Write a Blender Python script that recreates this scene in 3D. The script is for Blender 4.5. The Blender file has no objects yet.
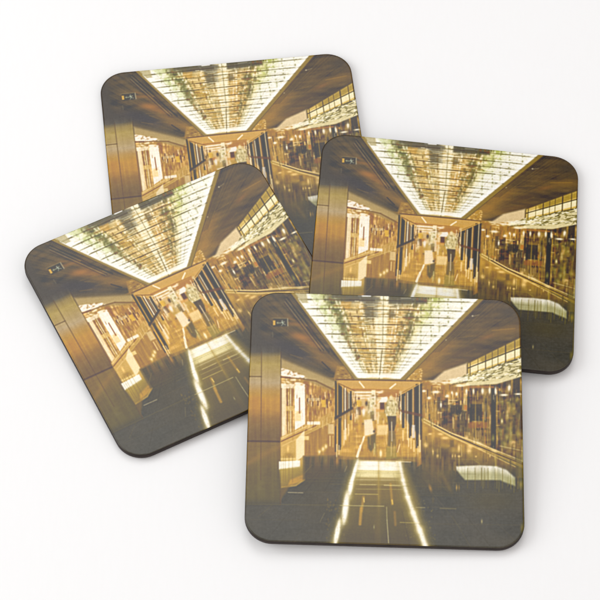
import bpy, bmesh, math, random
import numpy as np
from mathutils import Matrix, Vector

# ------------------------------------------------------------------ scene
scene = bpy.context.scene
COL = scene.collection
MM = 0.001
THICK = 2.5            # board thickness, mm
SIDE = 95.0            # coaster side, mm
RAD = 9.5             # corner radius, mm
scene.view_settings.view_transform = 'Standard'
scene.view_settings.look = 'None'
scene.view_settings.exposure = 0
scene.view_settings.gamma = 1
scene.render.resolution_x = 1024
scene.render.resolution_y = 1024

# camera: distance (mm), pitch from the vertical, focal length in units of image width
CAM_D, CAM_T, CAM_F = 996.39, 0.57544, 2777.11 / 600.0
cam_data = bpy.data.cameras.new('camera')
cam_data.sensor_width = 36.0
cam_data.lens = CAM_F * 36.0
cam_data.clip_start = 0.02
cam_data.clip_end = 50.0
cam = bpy.data.objects.new('camera', cam_data)
COL.objects.link(cam)
cam.location = (0, -math.sin(CAM_T) * CAM_D * MM, math.cos(CAM_T) * CAM_D * MM)
cam.rotation_euler = (CAM_T, 0, 0)
scene.camera = cam

# coaster poses: centre of the printed face (mm), turn, tilt about x, tilt about y
POSE = {
    'front': (29.503, -54.381, 9.293, -0.02045, 0.09513, 0.02855),
    'right': (52.282, 17.229, 6.597, -0.07665, -0.01551, 0.06959),
    'back': (-23.374, 58.250, 2.51, 0.11424, 0.0, 0.0),
    'left': (-38.367, -5.284, 5.340, 0.472, 0.0366, 0.00461),
}


def pose_matrix(p):
    x, y, z, r, a, b = p
    return Matrix.Rotation(a, 3, 'X') @ Matrix.Rotation(b, 3, 'Y') @ Matrix.Rotation(r, 3, 'Z')


# ------------------------------------------------------------------ the printed picture
# The print (a night photograph of a shopping arcade) is drawn as ink densities.  The drawing
# units are those of a flat sheet, X0..X1 across and Y0..Y1 down.
X0, X1, Y0, Y1 = 238.0, 530.0, 286.0, 554.0
K = 3
W, H = int((X1 - X0) * K), int((Y1 - Y0) * K)
rng = np.random.RandomState(7)
yy, xx = np.mgrid[0:H, 0:W].astype(np.float32)
PX = X0 + (xx + .5) / K
PY = Y0 + (yy + .5) / K
IMG = np.zeros((H, W, 3), np.float32)
IMG[:] = (104, 101, 97)


def sm(t):
    t = np.clip(t, 0, 1)
    return t * t * (3 - 2 * t)


def noise(sx, sy, seed, octaves=2):
    """smooth value noise, cell sizes in drawing units, range about -1..1"""
    r = np.random.RandomState(seed)
    out = np.zeros((H, W), np.float32)
    amp, tot = 1.0, 0.0
    for o in range(octaves):
        cx, cy = sx / 2 ** o, sy / 2 ** o
        nx, ny = int((X1 - X0) / cx) + 3, int((Y1 - Y0) / cy) + 3
        g = r.uniform(-1, 1, (ny, nx)).astype(np.float32)
        fx, fy = (PX[0] - X0) / cx, (PY[:, 0] - Y0) / cy
        ix, iy = fx.astype(int), fy.astype(int)
        tx, ty = sm(fx - ix), sm(fy - iy)
        a = g[iy][:, ix] * (1 - tx) + g[iy][:, ix + 1] * tx
        b = g[iy + 1][:, ix] * (1 - tx) + g[iy + 1][:, ix + 1] * tx
        out += amp * (a * (1 - ty)[:, None] + b * ty[:, None])
        tot += amp
        amp *= .6
    return out / tot * 1.4


def window(pts, pad):
    xs = [p[0] for p in pts]
    ys = [p[1] for p in pts]
    i0 = max(0, int((min(ys) - pad - Y0) * K)); i1 = min(H, int((max(ys) + pad - Y0) * K) + 2)
    j0 = max(0, int((min(xs) - pad - X0) * K)); j1 = min(W, int((max(xs) + pad - X0) * K) + 2)
    return slice(i0, max(i1, i0 + 1)), slice(j0, max(j1, j0 + 1))


def blend(s, al, col):
    c = np.asarray(col, np.float32)
    if c.ndim == 1:
        c = c[None, None, :]
    IMG[s] += (c - IMG[s]) * al[..., None]


def pmask(pts, soft, s=None):
    """mask of a convex polygon"""
    n = len(pts)
    area = sum(pts[i][0] * pts[(i + 1) % n][1] - pts[(i + 1) % n][0] * pts[i][1] for i in range(n))
    sg = 1 if area > 0 else -1
    if s is None:
        s = window(pts, soft + .5)
    d = np.full(PX[s].shape, 1e9, np.float32)
    for i in range(n):
        ax, ay = pts[i]
        bx, by = pts[(i + 1) % n]
        l = math.hypot(bx - ax, by - ay)
        if l < 1e-6:
            continue
        d = np.minimum(d, sg * ((bx - ax) * (PY[s] - ay) - (by - ay) * (PX[s] - ax)) / l)
    return s, sm(d / soft + .5)


def poly(pts, col, a=1.0, soft=.6, col2=None, axis=None):
    """fill; with col2 a gradient along axis ((x0,y0),(x1,y1))"""
    s, m = pmask(pts, soft)
    if col2 is not None:
        (ax, ay), (bx, by) = axis
        l2 = (bx - ax) ** 2 + (by - ay) ** 2
        t = np.clip(((PX[s] - ax) * (bx - ax) + (PY[s] - ay) * (by - ay)) / l2, 0, 1)[..., None]
        col = np.asarray(col, np.float32) * (1 - t) + np.asarray(col2, np.float32) * t
    blend(s, m * a, col)


def rect(x0, y0, x1, y1, col, a=1.0, soft=.6):
    poly([(x0, y0), (x1, y0), (x1, y1), (x0, y1)], col, a, soft)


def line(p, q, w, col, a=1.0, soft=.6, w2=None):
    s = window([p, q], w + soft + 1 + (w2 or 0))
    dx, dy = q[0] - p[0], q[1] - p[1]
    t = np.clip(((PX[s] - p[0]) * dx + (PY[s] - p[1]) * dy) / (dx * dx + dy * dy + 1e-9), 0, 1)
    d = np.hypot(PX[s] - p[0] - t * dx, PY[s] - p[1] - t * dy)
    ww = (w if w2 is None else w + (w2 - w) * t) / 2
    blend(s, sm((ww - d) / soft + .5) * a, col)


def glow(p, rx, ry, col, a=1.0, ang=0.0, pw=1.0):
    r = max(rx, ry) * 2.2
    s = window([(p[0] - r, p[1] - r), (p[0] + r, p[1] + r)], 0)
    c, sn = math.cos(ang), math.sin(ang)
    u = (PX[s] - p[0]) * c + (PY[s] - p[1]) * sn
    v = -(PX[s] - p[0]) * sn + (PY[s] - p[1]) * c
    blend(s, np.exp(-((u / rx) ** 2 + (v / ry) ** 2) ** pw) * a, col)


def path(pts, w, col, a=1.0, soft=.6):
    for p, q in zip(pts[:-1], pts[1:]):
        line(p, q, w, col, a, soft)


def R(a, b):
    return rng.uniform(a, b)


VX, VY = 377.0, 402.0       # vanishing point of the arcade


def radial(x, y, k):
    return (VX + (x - VX) * k, VY + (y - VY) * k)


def paint():
    GREY = (103, 99, 95)
    # ---------------- ceiling left
    poly([(238, 286), (292, 286), (360, 384), (335, 384), (238, 352)], GREY, 1, 1)
    s, m = pmask([(262, 296), (291, 291), (357, 381), (330, 381), (276, 350), (262, 330)], 14)
    ang = np.arctan2(PY[s] - VY, PX[s] - VX)
    n = np.interp(ang.ravel(), np.linspace(-math.pi, -1.2, 260),
                  np.random.RandomState(3).uniform(-1, 1, 260)).reshape(ang.shape)
    n = n * .6 + noise(22, 6, 5)[s] * .9
    c = np.array((116, 106, 94), np.float32) + n[..., None] * np.array((24, 15, 6), np.float32)
    blend(s, m * .85, c)
    glow((301, 337), 11, 4.0, (190, 138, 70), .85, .28)
    glow((312, 344), 12, 3.5, (175, 130, 78), .6, .45)
    glow((294, 324), 11, 2.0, (168, 128, 76), .6, .15)
    glow((291, 319), 6, 1.2, (170, 130, 82), .5, .3)
    glow((306, 328), 8, 4, (150, 118, 80), .5, .6)
    glow((322, 360), 13, 4.5, (158, 128, 92), .75, .5)
    glow((336, 366), 9, 5, (178, 140, 88), .75, .7)
    glow((316, 352), 12, 2.5, (170, 134, 88), .6, .35)
    glow((283, 302), 10, 6, (110, 104, 96), .6, .5)
    glow((296, 352), 20, 6, (98, 96, 98), .95, .42)
    glow((282, 345), 16, 7, (98, 96, 97), .9, .3)
    for k in range(22):
        x = R(286, 330); y = R(312, 372)
        if y > 300 + (x - 286) * 1.0:
            line((x, y), (x + R(6, 18), y + R(1, 5)), .5, (188, 150, 100) if k % 2 else (92, 84, 76), R(.15, .4))
    # recessed light tracks beside the skylight
    for off, c, w in ((0, (84, 82, 80), 1.0), (1.7, (150, 138, 118), .5), (3.2, (84, 80, 78), .8), (4.6, (168, 152, 128), .5),
                      (6.0, (90, 84, 78), .7)):
        line((284 - off * .5 + 3, 297 + off), (327 - off, 350 + off * .2), w, c, .7)
    line((307, 327), (329, 352), 1.8, (80, 80, 80), .6)
    line((322, 362), (330, 369.5), 1.1, (70, 66, 62), .85)
    line((336, 352), (350, 368), 1.4, (110, 92, 70), .6)
    for q in range(34):
        t = q / 34.
        x, y = 289 + 40 * t, 297 + 52 * t
        line((x, y), (x + 2.2, y - .7), .35, (160, 146, 124), .35)
    # golden end of the ceiling
    poly([(333, 381), (337, 366), (347, 366), (358, 380)], (188, 148, 92), .8, 2)
    for k in range(30):
        x = R(337, 354); y = R(368, 379)
        glow((x, y), R(.6, 2), R(.3, .7), (228, 190, 130) if k % 3 else (110, 84, 56), .6)
    # ---------------- ceiling right
    poly([(484, 286), (530, 286), (530, 342), (467, 366), (425, 384), (400, 384)], (116, 105, 92), 1, 1)
    s, m = pmask([(486, 290), (530, 290), (526, 338), (467, 362), (430, 380), (405, 380)], 4)
    ang = np.arctan2(PY[s] - VY, PX[s] - VX)
    n = np.interp(ang.ravel(), np.linspace(-1.2, 0, 240), np.random.RandomState(9).uniform(-1, 1, 240)).reshape(ang.shape)
    n = n * .45 + noise(20, 4, 15)[s] * .9
    far = sm((480 - PX[s]) / 60)
    c = (np.array((113, 103, 92), np.float32) + far[..., None] * np.array((52, 32, -4), np.float32)
         + n[..., None] * np.array((20, 13, 6), np.float32))
    blend(s, m * .9, c)
    glow((508, 330), 18, 5, (150, 124, 88), .85, -.16)
    line((492, 330.5), (515, 328.5), .7, (186, 148, 94), .6)
    glow((487, 337), 8, 2.2, (160, 124, 84), .7, -.3)
    glow((508, 312), 12, 7, (104, 99, 95), .8)
    glow((462, 352), 18, 4, (118, 104, 92), .8, -.35)
    glow((440, 350), 16, 5, (164, 130, 82), .75, -.5)
    glow((428, 366), 11, 5, (182, 142, 84), .8, -.6)
    glow((452, 364), 18, 3, (140, 116, 88), .7, -.35)
    for k in range(34):
        x = R(425, 505); y = R(318, 374)
        if x - 405 > (378 - y) * 1.05 and y < 384 - (x - 430) * .42:
            line((x, y), (x + R(6, 20), y - R(1, 5)), .5, (196, 156, 98) if k % 2 else (94, 86, 76), R(.12, .35))
    for off in (3, 5.2, 7.2, 9):
        line((484 + off, 300), (430 + off, 352), .55, (84, 80, 76), .5)
        line((485 + off, 300), (431 + off, 352), .35, (158, 142, 116), .4)
    glow((472.6, 316), .8, .6, (235, 220, 190), .9)
    line((474, 316), (479, 314.8), .5, (200, 180, 150), .6)
    glow((446, 340), .8, .6, (210, 190, 160), .8)
    # golden corner by the door heads
    poly([(403, 381), (412, 370), (422, 368), (422, 382)], (206, 162, 98), .85, 1.5)
    for k in range(38):
        glow((R(405, 422), R(369, 381)), R(.4, 1.4), R(.3, .8), (244, 216, 160) if k % 3 else (120, 88, 58), .65)
    # ---------------- skylight
    SK = [(293.5, 292), (479, 296), (482, 297.5), (400, 378.7), (358.5, 378), (291.5, 291)]
    poly([(288.5, 289), (486, 294), (405, 381), (355, 381)], (170, 148, 100), 1, 1.0)
    poly([(294.0, 291), (480.8, 296), (400.3, 378.8), (358.5, 378)], (248, 244, 226), 1, .8)
    s, m = pmask([(294.0, 291), (480.8, 296), (400.3, 378.8), (358.5, 378)], .8)
    yv = PY[s]; xv = PX[s]
    k = np.clip((402 - yv) / 106, .05, 1.1)
    u = (xv - VX - 3 * (1 - k)) / k            # position across the roof, -85..100
    def band(a, b, so):
        return sm((u - a) / so + .5) * sm((b - u) / so + .5)
    n1 = noise(9, 4, 31)[s]; n2 = noise(4, 3, 32)[s]; n3 = noise(16, 9, 33)[s]
    up = sm((350 - yv) / 36)
    m_ = m
    blend(s, m_ * band(-57, 62, 14) * .8, (232, 216, 168))
    blend(s, m_ * band(-46, 50, 8) * (.5 + .28 * n3), (220, 190, 130))
    blend(s, m_ * band(-43, -17, 6) * np.clip(.5 + .5 * n1, 0, 1), (204, 164, 94))
    blend(s, m_ * band(16, 47, 7) * np.clip(.52 + .5 * n1, 0, 1), (212, 166, 100))
    blend(s, m_ * band(-66, -40, 9) * np.clip(.55 + .5 * n2, 0, 1) * up, (190, 194, 132))
    blend(s, m_ * band(44, 72, 9) * np.clip(.5 + .5 * n2, 0, 1) * up, (196, 196, 124))
    blend(s, m_ * band(-51, -38, 5) * np.clip(.25 + .8 * n1, 0, 1) * up, (116, 118, 84))
    blend(s, m_ * band(30, 46, 5) * np.clip(.25 + .8 * n1, 0, 1) * up, (124, 118, 82))
    blend(s, m_ * band(-15, -4, 3) * np.clip(.5 + .6 * n3, 0, 1) * sm((330 - yv) / 20), (134, 128, 112))
    blend(s, m_ * band(-4, 13, 3) * .75, (240, 228, 190))
    blend(s, m_ * sm((378 - yv) / 2) * sm((yv - 369) / 8) * .9, (250, 246, 228))
    # dark reflections along the near end
    blend(s, m_ * band(-52, -3, 8) * sm((305 - yv) / 5) * np.clip(.85 + .3 * n2, 0, 1), (132, 126, 110))
    blend(s, m_ * band(10, 52, 7) * sm((306.5 - yv) / 5) * np.clip(.85 + .3 * n2, 0, 1), (130, 126, 112))
    poly([(341, 301), (352, 301), (349, 310), (341, 309)], (214, 168, 100), .75, 2)
    for x, y, w, h, c in ((369, 312, 5, 9, (138, 130, 110)), (392, 314, 4, 4, (120, 116, 100)), (396, 305, 6, 5, (150, 140, 116)),
                          (346, 298, 8, 4, (140, 132, 112)), (343, 328, 3, 8, (126, 124, 88)), (341, 320, 3, 5, (160, 164, 112)),
                          (411, 326, 3, 7, (118, 112, 80)), (409, 336, 2.4, 6, (116, 110, 78)), (373, 300, 6, 5, (126, 122, 112)),
                          (347, 337, 3, 4, (140, 128, 84)), (334, 300, 5, 4, (178, 176, 124)), (434, 300, 3, 4, (176, 182, 98)),
                          (322, 296, 6, 2.5, (200, 200, 150)), (366, 330, 3, 8, (190, 170, 110)), (404, 300, 8, 5, (116, 114, 108))):
        glow((x, y), w, h, c, .7, 0, 1.4)
    rect(358, 294.6, 371, 296.6, (252, 250, 240), .95)
    rect(380, 295.5, 388, 299, (232, 226, 196), .8, 1)
    # coffers: every pane of the roof has its own tone
    edges = [294, 300.6, 309.8, 316.8, 324.6, 334.8, 342.8, 348.8, 353.4, 357.6, 361.4, 364.6, 367.4, 370.2, 373]
    for ya, yb in zip(edges[:-1], edges[1:]):
        ka, kb = (402 - ya) / 106, (402 - yb) / 106
        for q in range(-82, 98, 7):
            sub = 3 if ya < 345 else 1
            for z in range(sub):
                y0, y1 = ya + (yb - ya) * z / sub, ya + (yb - ya) * (z + 1) / sub
                k0, k1 = (402 - y0) / 106, (402 - y1) / 106
                inner = -55 < q < 58
                if not inner and R(0, 1) < .6:
                    continue
                cols = ((252, 244, 214), (236, 216, 160), (196, 150, 84), (150, 140, 96), (226, 190, 124)) if inner else ((255, 252, 238), (214, 214, 168))
                c = cols[rng.randint(len(cols))]
                a0, a1 = VX + 3 * (1 - k0) + q * k0, VX + 3 * (1 - k0) + (q + 7) * k0
                b0, b1 = VX + 3 * (1 - k1) + q * k1, VX + 3 * (1 - k1) + (q + 7) * k1
                poly([(a0, y0), (a1, y0), (b1, y1), (b0, y1)], c, R(.03, .16), 1.4)
    # rows of fittings running away from the viewer: pale rows, amber rows and olive rows
    for q, kind, dens in ((-54, 'o', .6), (-49, 'o', .75), (-43, 'w', .8), (-38, 'o', .7), (-33, 'd', .35), (-24, 'd', .4), (-17, 'w', .9), (-12, 'd', .5),
                          (-6, 'd', .6), (-1, 'w', .7), (5, 'w', .95), (11, 'w', .5), (15, 'd', .55), (21, 'w', .6), (27, 'd', .4), (33, 'd', .5),
                          (38, 'w', .85), (42, 'o', .8), (47, 'o', .6), (53, 'o', .5), (58, 'w', .5)):
        y = 297.0
        while y < 373:
            k0 = (402 - y) / 106
            x = VX + 3 * (1 - k0) + q * k0
            if R(0, 1) < dens:
                c = {'w': (254, 246, 220), 'd': (132, 98, 54), 'o': (116, 112, 70)}[kind]
                glow((x + R(-.4, .4), y), .4 + .4 * k0, .6 + 1.1 * k0, c, R(.3, .85) * (1 if kind == 'w' else min(1, k0 + .1)))
            y += R(2.2, 3.6) * (.35 + .75 * k0)
    for q in range(170):
        y = 297 + 74 * R(0, 1) ** 1.1
        k0 = (402 - y) / 106
        x = VX + R(-54, 50) * k0
        line((x, y), (x + R(4, 16) * k0, y + R(0, .4)), R(.35, .8), ((134, 100, 54), (252, 242, 208), (190, 144, 74), (150, 136, 90))[q % 4], R(.25, .75))
    rect(332, 293.6, 362, 298.2, (120, 116, 104), .75, 2)
    rect(345, 297, 380, 301.5, (124, 118, 106), .65, 2.5)
    rect(389, 295.6, 427, 303.5, (118, 114, 102), .8, 2.5)
    rect(366, 300, 378, 318, (140, 132, 112), .5, 3)
    # strings of small lamps hanging in the roof
    for j, (xa, ya, xb, yb, nn) in enumerate(((360, 306, 366.5, 346, 7), (382, 297, 381, 372, 16), (398, 308, 394, 345, 8),
                                             (387, 298, 384, 340, 9), (340, 303, 352, 338, 7), (419, 305, 409, 340, 8))):
        for q in range(nn):
            t = (q + R(-.2, .2)) / nn
            x, y = xa + (xb - xa) * t, ya + (yb - ya) * t
            glow((x, y), R(.7, 1.3), R(1.2, 2.3), (252, 238, 200), .85)
    for xa in (317, 325.3, 332, 339.5):
        for q in range(10):
            y = 294 + q * 5.4 + R(-1, 1)
            if (xa - 293.5) > (y - 294) * .778 + 1:
                glow((xa + R(-.4, .4), y), R(.6, 1.1), R(.8, 1.8), (150, 150, 112), R(.4, .85))
    for xa in (421, 431, 439, 448, 461.5):
        for q in range(12):
            y = 299 + q * 4.6 + R(-1, 1)
            if (480 - xa) > (y - 297) * .99 + 1:
                glow((xa + R(-.4, .4), y), R(.6, 1.1), R(.8, 1.8), (140, 138, 96), R(.4, .85))
    for q in range(260):          # perforated screen near the right-hand edge
        x = 432 + R(0, 40); y = 299 + R(0, 45)
        if (478 - x) > (y - 297):
            glow((x, y), .5, .4, (190, 186, 150), .5)
    # cross bars, slightly sloping
    LY = [300.6, 309.8, 316.8, 324.6, 334.8, 342.8, 348.8, 353.4, 357.6, 361.4, 364.6, 367.4, 370.2, 372.8]
    for q, y in enumerate(LY):
        xl = 293.5 + (y - 294) * .778; xr = 480 - (y - 297) * .985
        segs = 14
        for g in range(segs):
            a, b = xl + (xr - xl) * g / segs, xl + (xr - xl) * (g + 1) / segs
            sl = .018
            line((a, y + (a - 385) * sl), (b, y + (b - 385) * sl), .9 if q < 7 else .65, (100, 90, 60),
                 min(1, max(.15, R(.35, .95))) * (1 if q < 8 else .65), .7)
        if q < 9:
            ym = y + (LY[q + 1] - y) * .5
            line((xl + 12, ym), (xr - 14, ym + (xr - xl) * .018), .45, (150, 132, 88), .5)
        if q % 2 == 0:
            line((xl + 20, y + 3.2), (xr - 25, y + 4.2), .5, (250, 238, 190), .55)
    for q in range(60):           # short broken bars and glints
        y = 298 + 74 * R(0, 1) ** 1.2
        kk = (402 - y) / 106
        x = VX + R(-50, 55) * kk
        c = ((112, 100, 70), (250, 240, 200), (170, 130, 70))[q % 3]
        line((x, y), (x + R(3, 14) * kk, y + R(-.1, .4)), R(.4, .9), c, R(.3, .8))
    for q in range(150):          # dark fittings seen among the panes
        y = 298 + 62 * R(0, 1) ** 1.1
        kk = (402 - y) / 106
        side = (-48, -44, 38, 42, -46, 40, 50, -52)[rng.randint(8)]
        glow((VX + (side + R(-4, 4)) * kk, y), R(.5, 1.5), R(.5, 2.0), ((104, 98, 66), (130, 124, 84), (150, 108, 56))[q % 3], R(.3, .75))
    for x in (-70, -58, -48, -38, -27, -12, 2, 22, 33, 46, 60, 72):
        for g in range(9):
            y0 = 300 + g * 8
            p, q2 = ((VX + x * (402 - v) / 106 + 3, v) for v in (y0, y0 + 7.5))
            if p[0] > 294 + (p[1] - 294) * .78 and p[0] < 479 - (p[1] - 297) * .985:
                line(p, q2, .45, (130, 116, 80), R(0, .55))
    line((382.2, 350), (378.5, 385), .7, (120, 104, 76), .8)
    line((383.5, 296), (382.5, 345), .6, (110, 104, 84), .6)
    # clean white border of light along both long edges
    line((299, 300), (358, 376), 3.4, (254, 251, 240), .85, 2.5)
    line((300, 296), (316, 316), 3.5, (252, 250, 238), .5, 4)
    line((474, 300), (400, 376), 3.2, (254, 251, 240), .8, 2.5)
    line((359, 375.5), (400, 376.8), 2.6, (252, 248, 230), .8, 1.5)
    for y in (300.6, 309.8, 316.8, 324.6, 335):
        xl = 293.5 + (y - 294) * .778
        line((xl, y - .8), (xl + 14, y - .5), .6, (150, 138, 98), .8)
        xr = 480 - (y - 297) * .985
        line((xr - 16, y + 2), (xr, y + 2.3), .5, (160, 148, 108), .6)
    poly([(293, 291), (306, 291), (308, 303), (302, 303)], (196, 182, 140), .8, 1)
    for q in range(7):
        line((297 + q * 1.6, 293), (299 + q * 1.6, 303), .4, (140, 126, 92), .5)
    # trims
    line((291.5, 292), (355.5, 378.5), 2.2, (168, 146, 102), .9)
    line((289.8, 292), (354, 379), .6, (116, 100, 74), .8)
    line((483, 298), (403.2, 379), 2.4, (168, 144, 92), .95)
    line((485, 298.6), (405, 380), .7, (120, 104, 80), .8)
    # ---------------- tan lower ceiling beyond the skylight
    poly([(334, 380), (424, 381.5), (401, 395), (350, 394)], (212, 170, 108), 1, 1.2)
    poly([(345, 386), (410, 387), (400, 392), (352, 391)], (216, 170, 104), .8, 1.5)
    poly([(352, 388.6), (400, 389.6), (399, 391), (353, 390.5)], (190, 136, 70), .8, .8)
    line((359.5, 382), (364, 387.5), 1.3, (250, 230, 190), .9)
    line((390, 388.5), (395.5, 384), 1.4, (250, 230, 190), .9)
    line((336, 379.5), (422, 380.9), .8, (104, 84, 58), .85)
    line((334, 381.2), (356, 391.5), .8, (140, 104, 62), .8)
    line((422, 382.5), (398, 395), .8, (150, 112, 66), .8)
    # ---------------- far end of the arcade
    rect(352, 391, 402, 436, (216, 184, 132), 1, 2)
    poly([(335, 425), (352, 412), (400, 412), (422, 440), (423, 460), (333, 460)], (206, 166, 98), 1, 3)
    s, m = pmask([(337, 430), (352, 420), (400, 420), (421, 436), (421, 462), (337, 462)], 3)
    nv = noise(1.6, 20, 201, 2)[s]; nh = noise(9, 2, 202, 2)[s]
    blend(s, m * .8, np.array((206, 164, 94), np.float32) + (nv * 20 + nh * 12 + 6)[..., None] * np.array((1, .95, .75)))
    for y, c, a in ((392.3, (250, 238, 214), .9), (395.5, (240, 214, 176), .8), (398.2, (238, 222, 196), .8), (393.9, (200, 160, 110), .8)):
        line((355, y), (373, y), 1.0, c, a)
    poly([(375, 391), (399, 391), (399, 397), (376, 397)], (192, 136, 72), .85, 1)
    rect(371.5, 390, 375.5, 404, (236, 220, 178), .9, 1)
    for k in range(70):
        x, y = R(353, 401), R(396, 432)
        c = ((240, 214, 170), (164, 110, 60), (96, 84, 70), (226, 176, 110), (210, 130, 60))[k % 5]
        glow((x, y), R(.5, 1.5), R(.8, 3), c, R(.4, .8))
    # ---------------- shopfronts, left
    poly([(280, 374), (336, 380), (336, 458), (280, 470)], (206, 168, 108), 1, .8)
    s, m = pmask([(280, 374), (336, 378), (336, 456), (280, 462)], 1)
    nv = noise(2.2, 26, 41, 2)[s]; nh = noise(7, 3, 42, 2)[s]
    c = np.array((200, 158, 96), np.float32) + nv[..., None] * np.array((46, 46, 44), np.float32) + nh[..., None] * np.array((24, 22, 18), np.float32)
    blend(s, m * .9, c)
    rect(281, 383, 286, 440, (240, 222, 182), .8, 1)
    for x, w, c in ((287.3, .9, (140, 104, 62)), (290.6, .9, (240, 224, 180)), (292.5, .8, (170, 126, 74)), (288.9, .8, (226, 188, 124))):
        line((x, 389), (x, 434), w, c, .85)
    poly([(294.5, 382), (305, 384), (305, 424), (295, 430)], (250, 242, 222), .95, .8)
    rect(295, 411, 301, 421, (232, 196, 130), .7, 1)
    line((299.5, 398), (299.6, 413), 1.1, (150, 96, 52), .95)
    rect(286, 406, 294, 411, (230, 196, 130), .7, 1)
    rect(281, 438, 284, 458, (240, 214, 160), .7, 1)
    s, m = pmask([(306, 385), (334, 388), (334, 418), (306, 425)], 1)
    blend(s, m * .6, np.array((188, 140, 82), np.float32) + noise(1.8, 7, 44)[s][..., None] * np.array((50, 50, 44), np.float32))
    for k in range(34):
        x = R(307, 333); y = R(393, 402)
        line((x, y), (x, y + R(2, 5)), R(.6, 1.3), (112, 88, 68) if k % 3 else (232, 196, 140), R(.4, .8))
    rect(321.6, 399.8, 325.6, 407, (232, 186, 62), .95, .8)
    rect(326, 399, 328, 408, (120, 94, 66), .8, .8)
    rect(308, 398, 320, 401, (240, 216, 170), .5, 1)
    # soffit over the left shops
    poly([(280.5, 352), (312, 366), (337, 381), (331, 391), (281, 370)], (108, 102, 96), 1, 5,
         (204, 166, 108), ((300, 360), (292, 382)))
    poly([(281, 358), (318, 374), (337, 382), (333, 388), (281, 372)], (204, 176, 126), .75, 4)
    poly([(281, 368.5), (287, 369.5), (305, 376.5), (300, 378.5), (281, 375.5)], (252, 240, 218), .95, 1.2)
    for k in range(34):
        t = R(0, 1)
        x = 281 + 27 * t; y = 370 + 7.5 * t + R(-1.5, 2.5)
        glow((x, y), R(.6, 1.6), R(.4, 1), (255, 250, 236) if k % 2 else (170, 128, 80), .75)
    line((281, 377), (290, 377.6), 1.4, (120, 88, 54), .8)
    path([(290, 377.8), (304, 379), (316, 381), (334, 390)], 1.3, (134, 104, 62), .75, 1)
    for k in range(30):
        glow((281 + R(0, 26), R(379, 388)), R(.8, 2.4), R(.5, 1.1), (248, 230, 190) if k % 2 else (184, 134, 76), .75)
    rect(281, 384, 294, 388.5, (248, 238, 212), .65, 1.5)
    # ---------------- shopfronts, right
    s, m = pmask([(422, 381), (450, 380), (530, 362), (530, 474), (452, 436), (422, 420)], 1)
    nv = noise(2.4, 22, 51, 2)[s]; nh = noise(8, 4, 52, 2)[s]
    c = np.array((146, 122, 84), np.float32) + nv[..., None] * np.array((40, 34, 24), np.float32) + nh[..., None] * np.array((38, 30, 18), np.float32)
    blend(s, m, c)
    poly([(422, 380), (470, 381), (470, 396), (422, 404)], (206, 156, 88), .7, 3)
    poly([(422, 404), (440, 402), (440, 424), (422, 418)], (208, 164, 100), .7, 3)
    for k in range(110):
        x = 424 + 80 * R(0, 1) ** 1.2
        y = R(384, 418 + (x - 422) * .32)
        c = ((236, 200, 140), (92, 88, 84), (200, 142, 70), (100, 94, 84), (226, 186, 120))[k % 5]
        line((x, y), (x, y + R(3, 12)), R(.5, 1.5), c, R(.35, .8), .6)
    for k in range(26):
        x = R(428, 500); y = R(384, 432)
        line((x, y), (x + R(3, 9), y + R(-.6, .6)), R(.5, 1.1), ((240, 206, 146), (206, 136, 60))[k % 2], R(.4, .8))
    for x0, y0, x1, y1, a in ((470, 404, 482, 421, .85), (491, 385, 496, 449, .95), (513, 377, 520, 398, .85), (498, 391, 501, 402, .7),
                              (450, 405, 462, 414, .75), (437, 397, 441, 411, .6), (445, 398, 448, 412, .6), (458, 410, 466, 420, .6),
                              (484, 398, 488, 430, .5), (503, 380, 511, 386, .6), (467, 397, 470, 418, .5), (455, 420, 470, 432, .45)):
        rect(x0, y0, x1, y1, (92, 90, 88), a, 1.5)
    rect(463.5, 394, 467, 411, (222, 190, 130), .75, 1)
    rect(464, 405, 467, 410, (206, 136, 62), .8, 1)
    rect(468, 422, 488, 428, (176, 124, 62), .7, 2)
    rect(475, 430, 482, 437, (178, 148, 110), .7, 1.5)
    rect(468, 386, 494, 388, (196, 140, 66), .7, 1.2)
    for x, y, w, h in ((466.5, 391.5, 1, 3), (473.5, 391.5, 1, 3), (482.5, 391, 1.5, 3), (489.5, 390.5, 1, 3.5), (495.5, 391, 1, 4),
                       (509.3, 388, 1.5, 3.2), (504, 395, 4, 1.2), (518, 394, 3.5, .9), (456.5, 394, 1.2, 2), (447, 396, 2, 1.6),
                       (429, 398, 2, 1.5), (436, 392, 4, 1.4), (424, 391, 2, 1.2), (460, 386, 5, .8), (441, 405, 1, 3), (452, 393, 1, 2)):
        glow((x, y), w, h, (252, 238, 206), .95, 0, 1.3)
    for x in (475.5, 484, 487.5, 497):
        line((x, 396), (x, 444), .8, (214, 178, 104), .6)
    # people and planting at the right-hand edge
    for k in range(90):
        x, y = R(499, 524), R(398, 446)
        c = ((168, 154, 100), (108, 100, 74), (190, 172, 116), (128, 112, 72), (96, 92, 82))[k % 5]
        glow((x, y), R(.8, 2.4), R(1.2, 4.5), c, R(.4, .8))
    glow((502, 421), 1.3, 3, (240, 220, 160), .9)
    rect(512.5, 415, 515.5, 434, (98, 92, 78), .7, 1)
    glow((493, 438), 1.5, 3, (176, 166, 110), .8)
    # gallery window above the right shops
    poly([(466.5, 364), (523.5, 336), (523.5, 358), (466.5, 377)], (214, 184, 116), 1, .8)
    poly([(470, 366), (523.5, 346), (523.5, 354), (470, 373)], (240, 226, 178), .85, 1.2)
    poly([(480, 358), (523.5, 337), (523.5, 344), (482, 363)], (176, 148, 90), .7, 2.5)
    poly([(468, 374), (498, 364.5), (523.5, 353.5), (523.5, 358), (498, 369), (468, 377)], (112, 106, 76), .95, .8)
    line((467, 368.5), (523.5, 346.3), .9, (84, 78, 62), .95)
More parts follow.
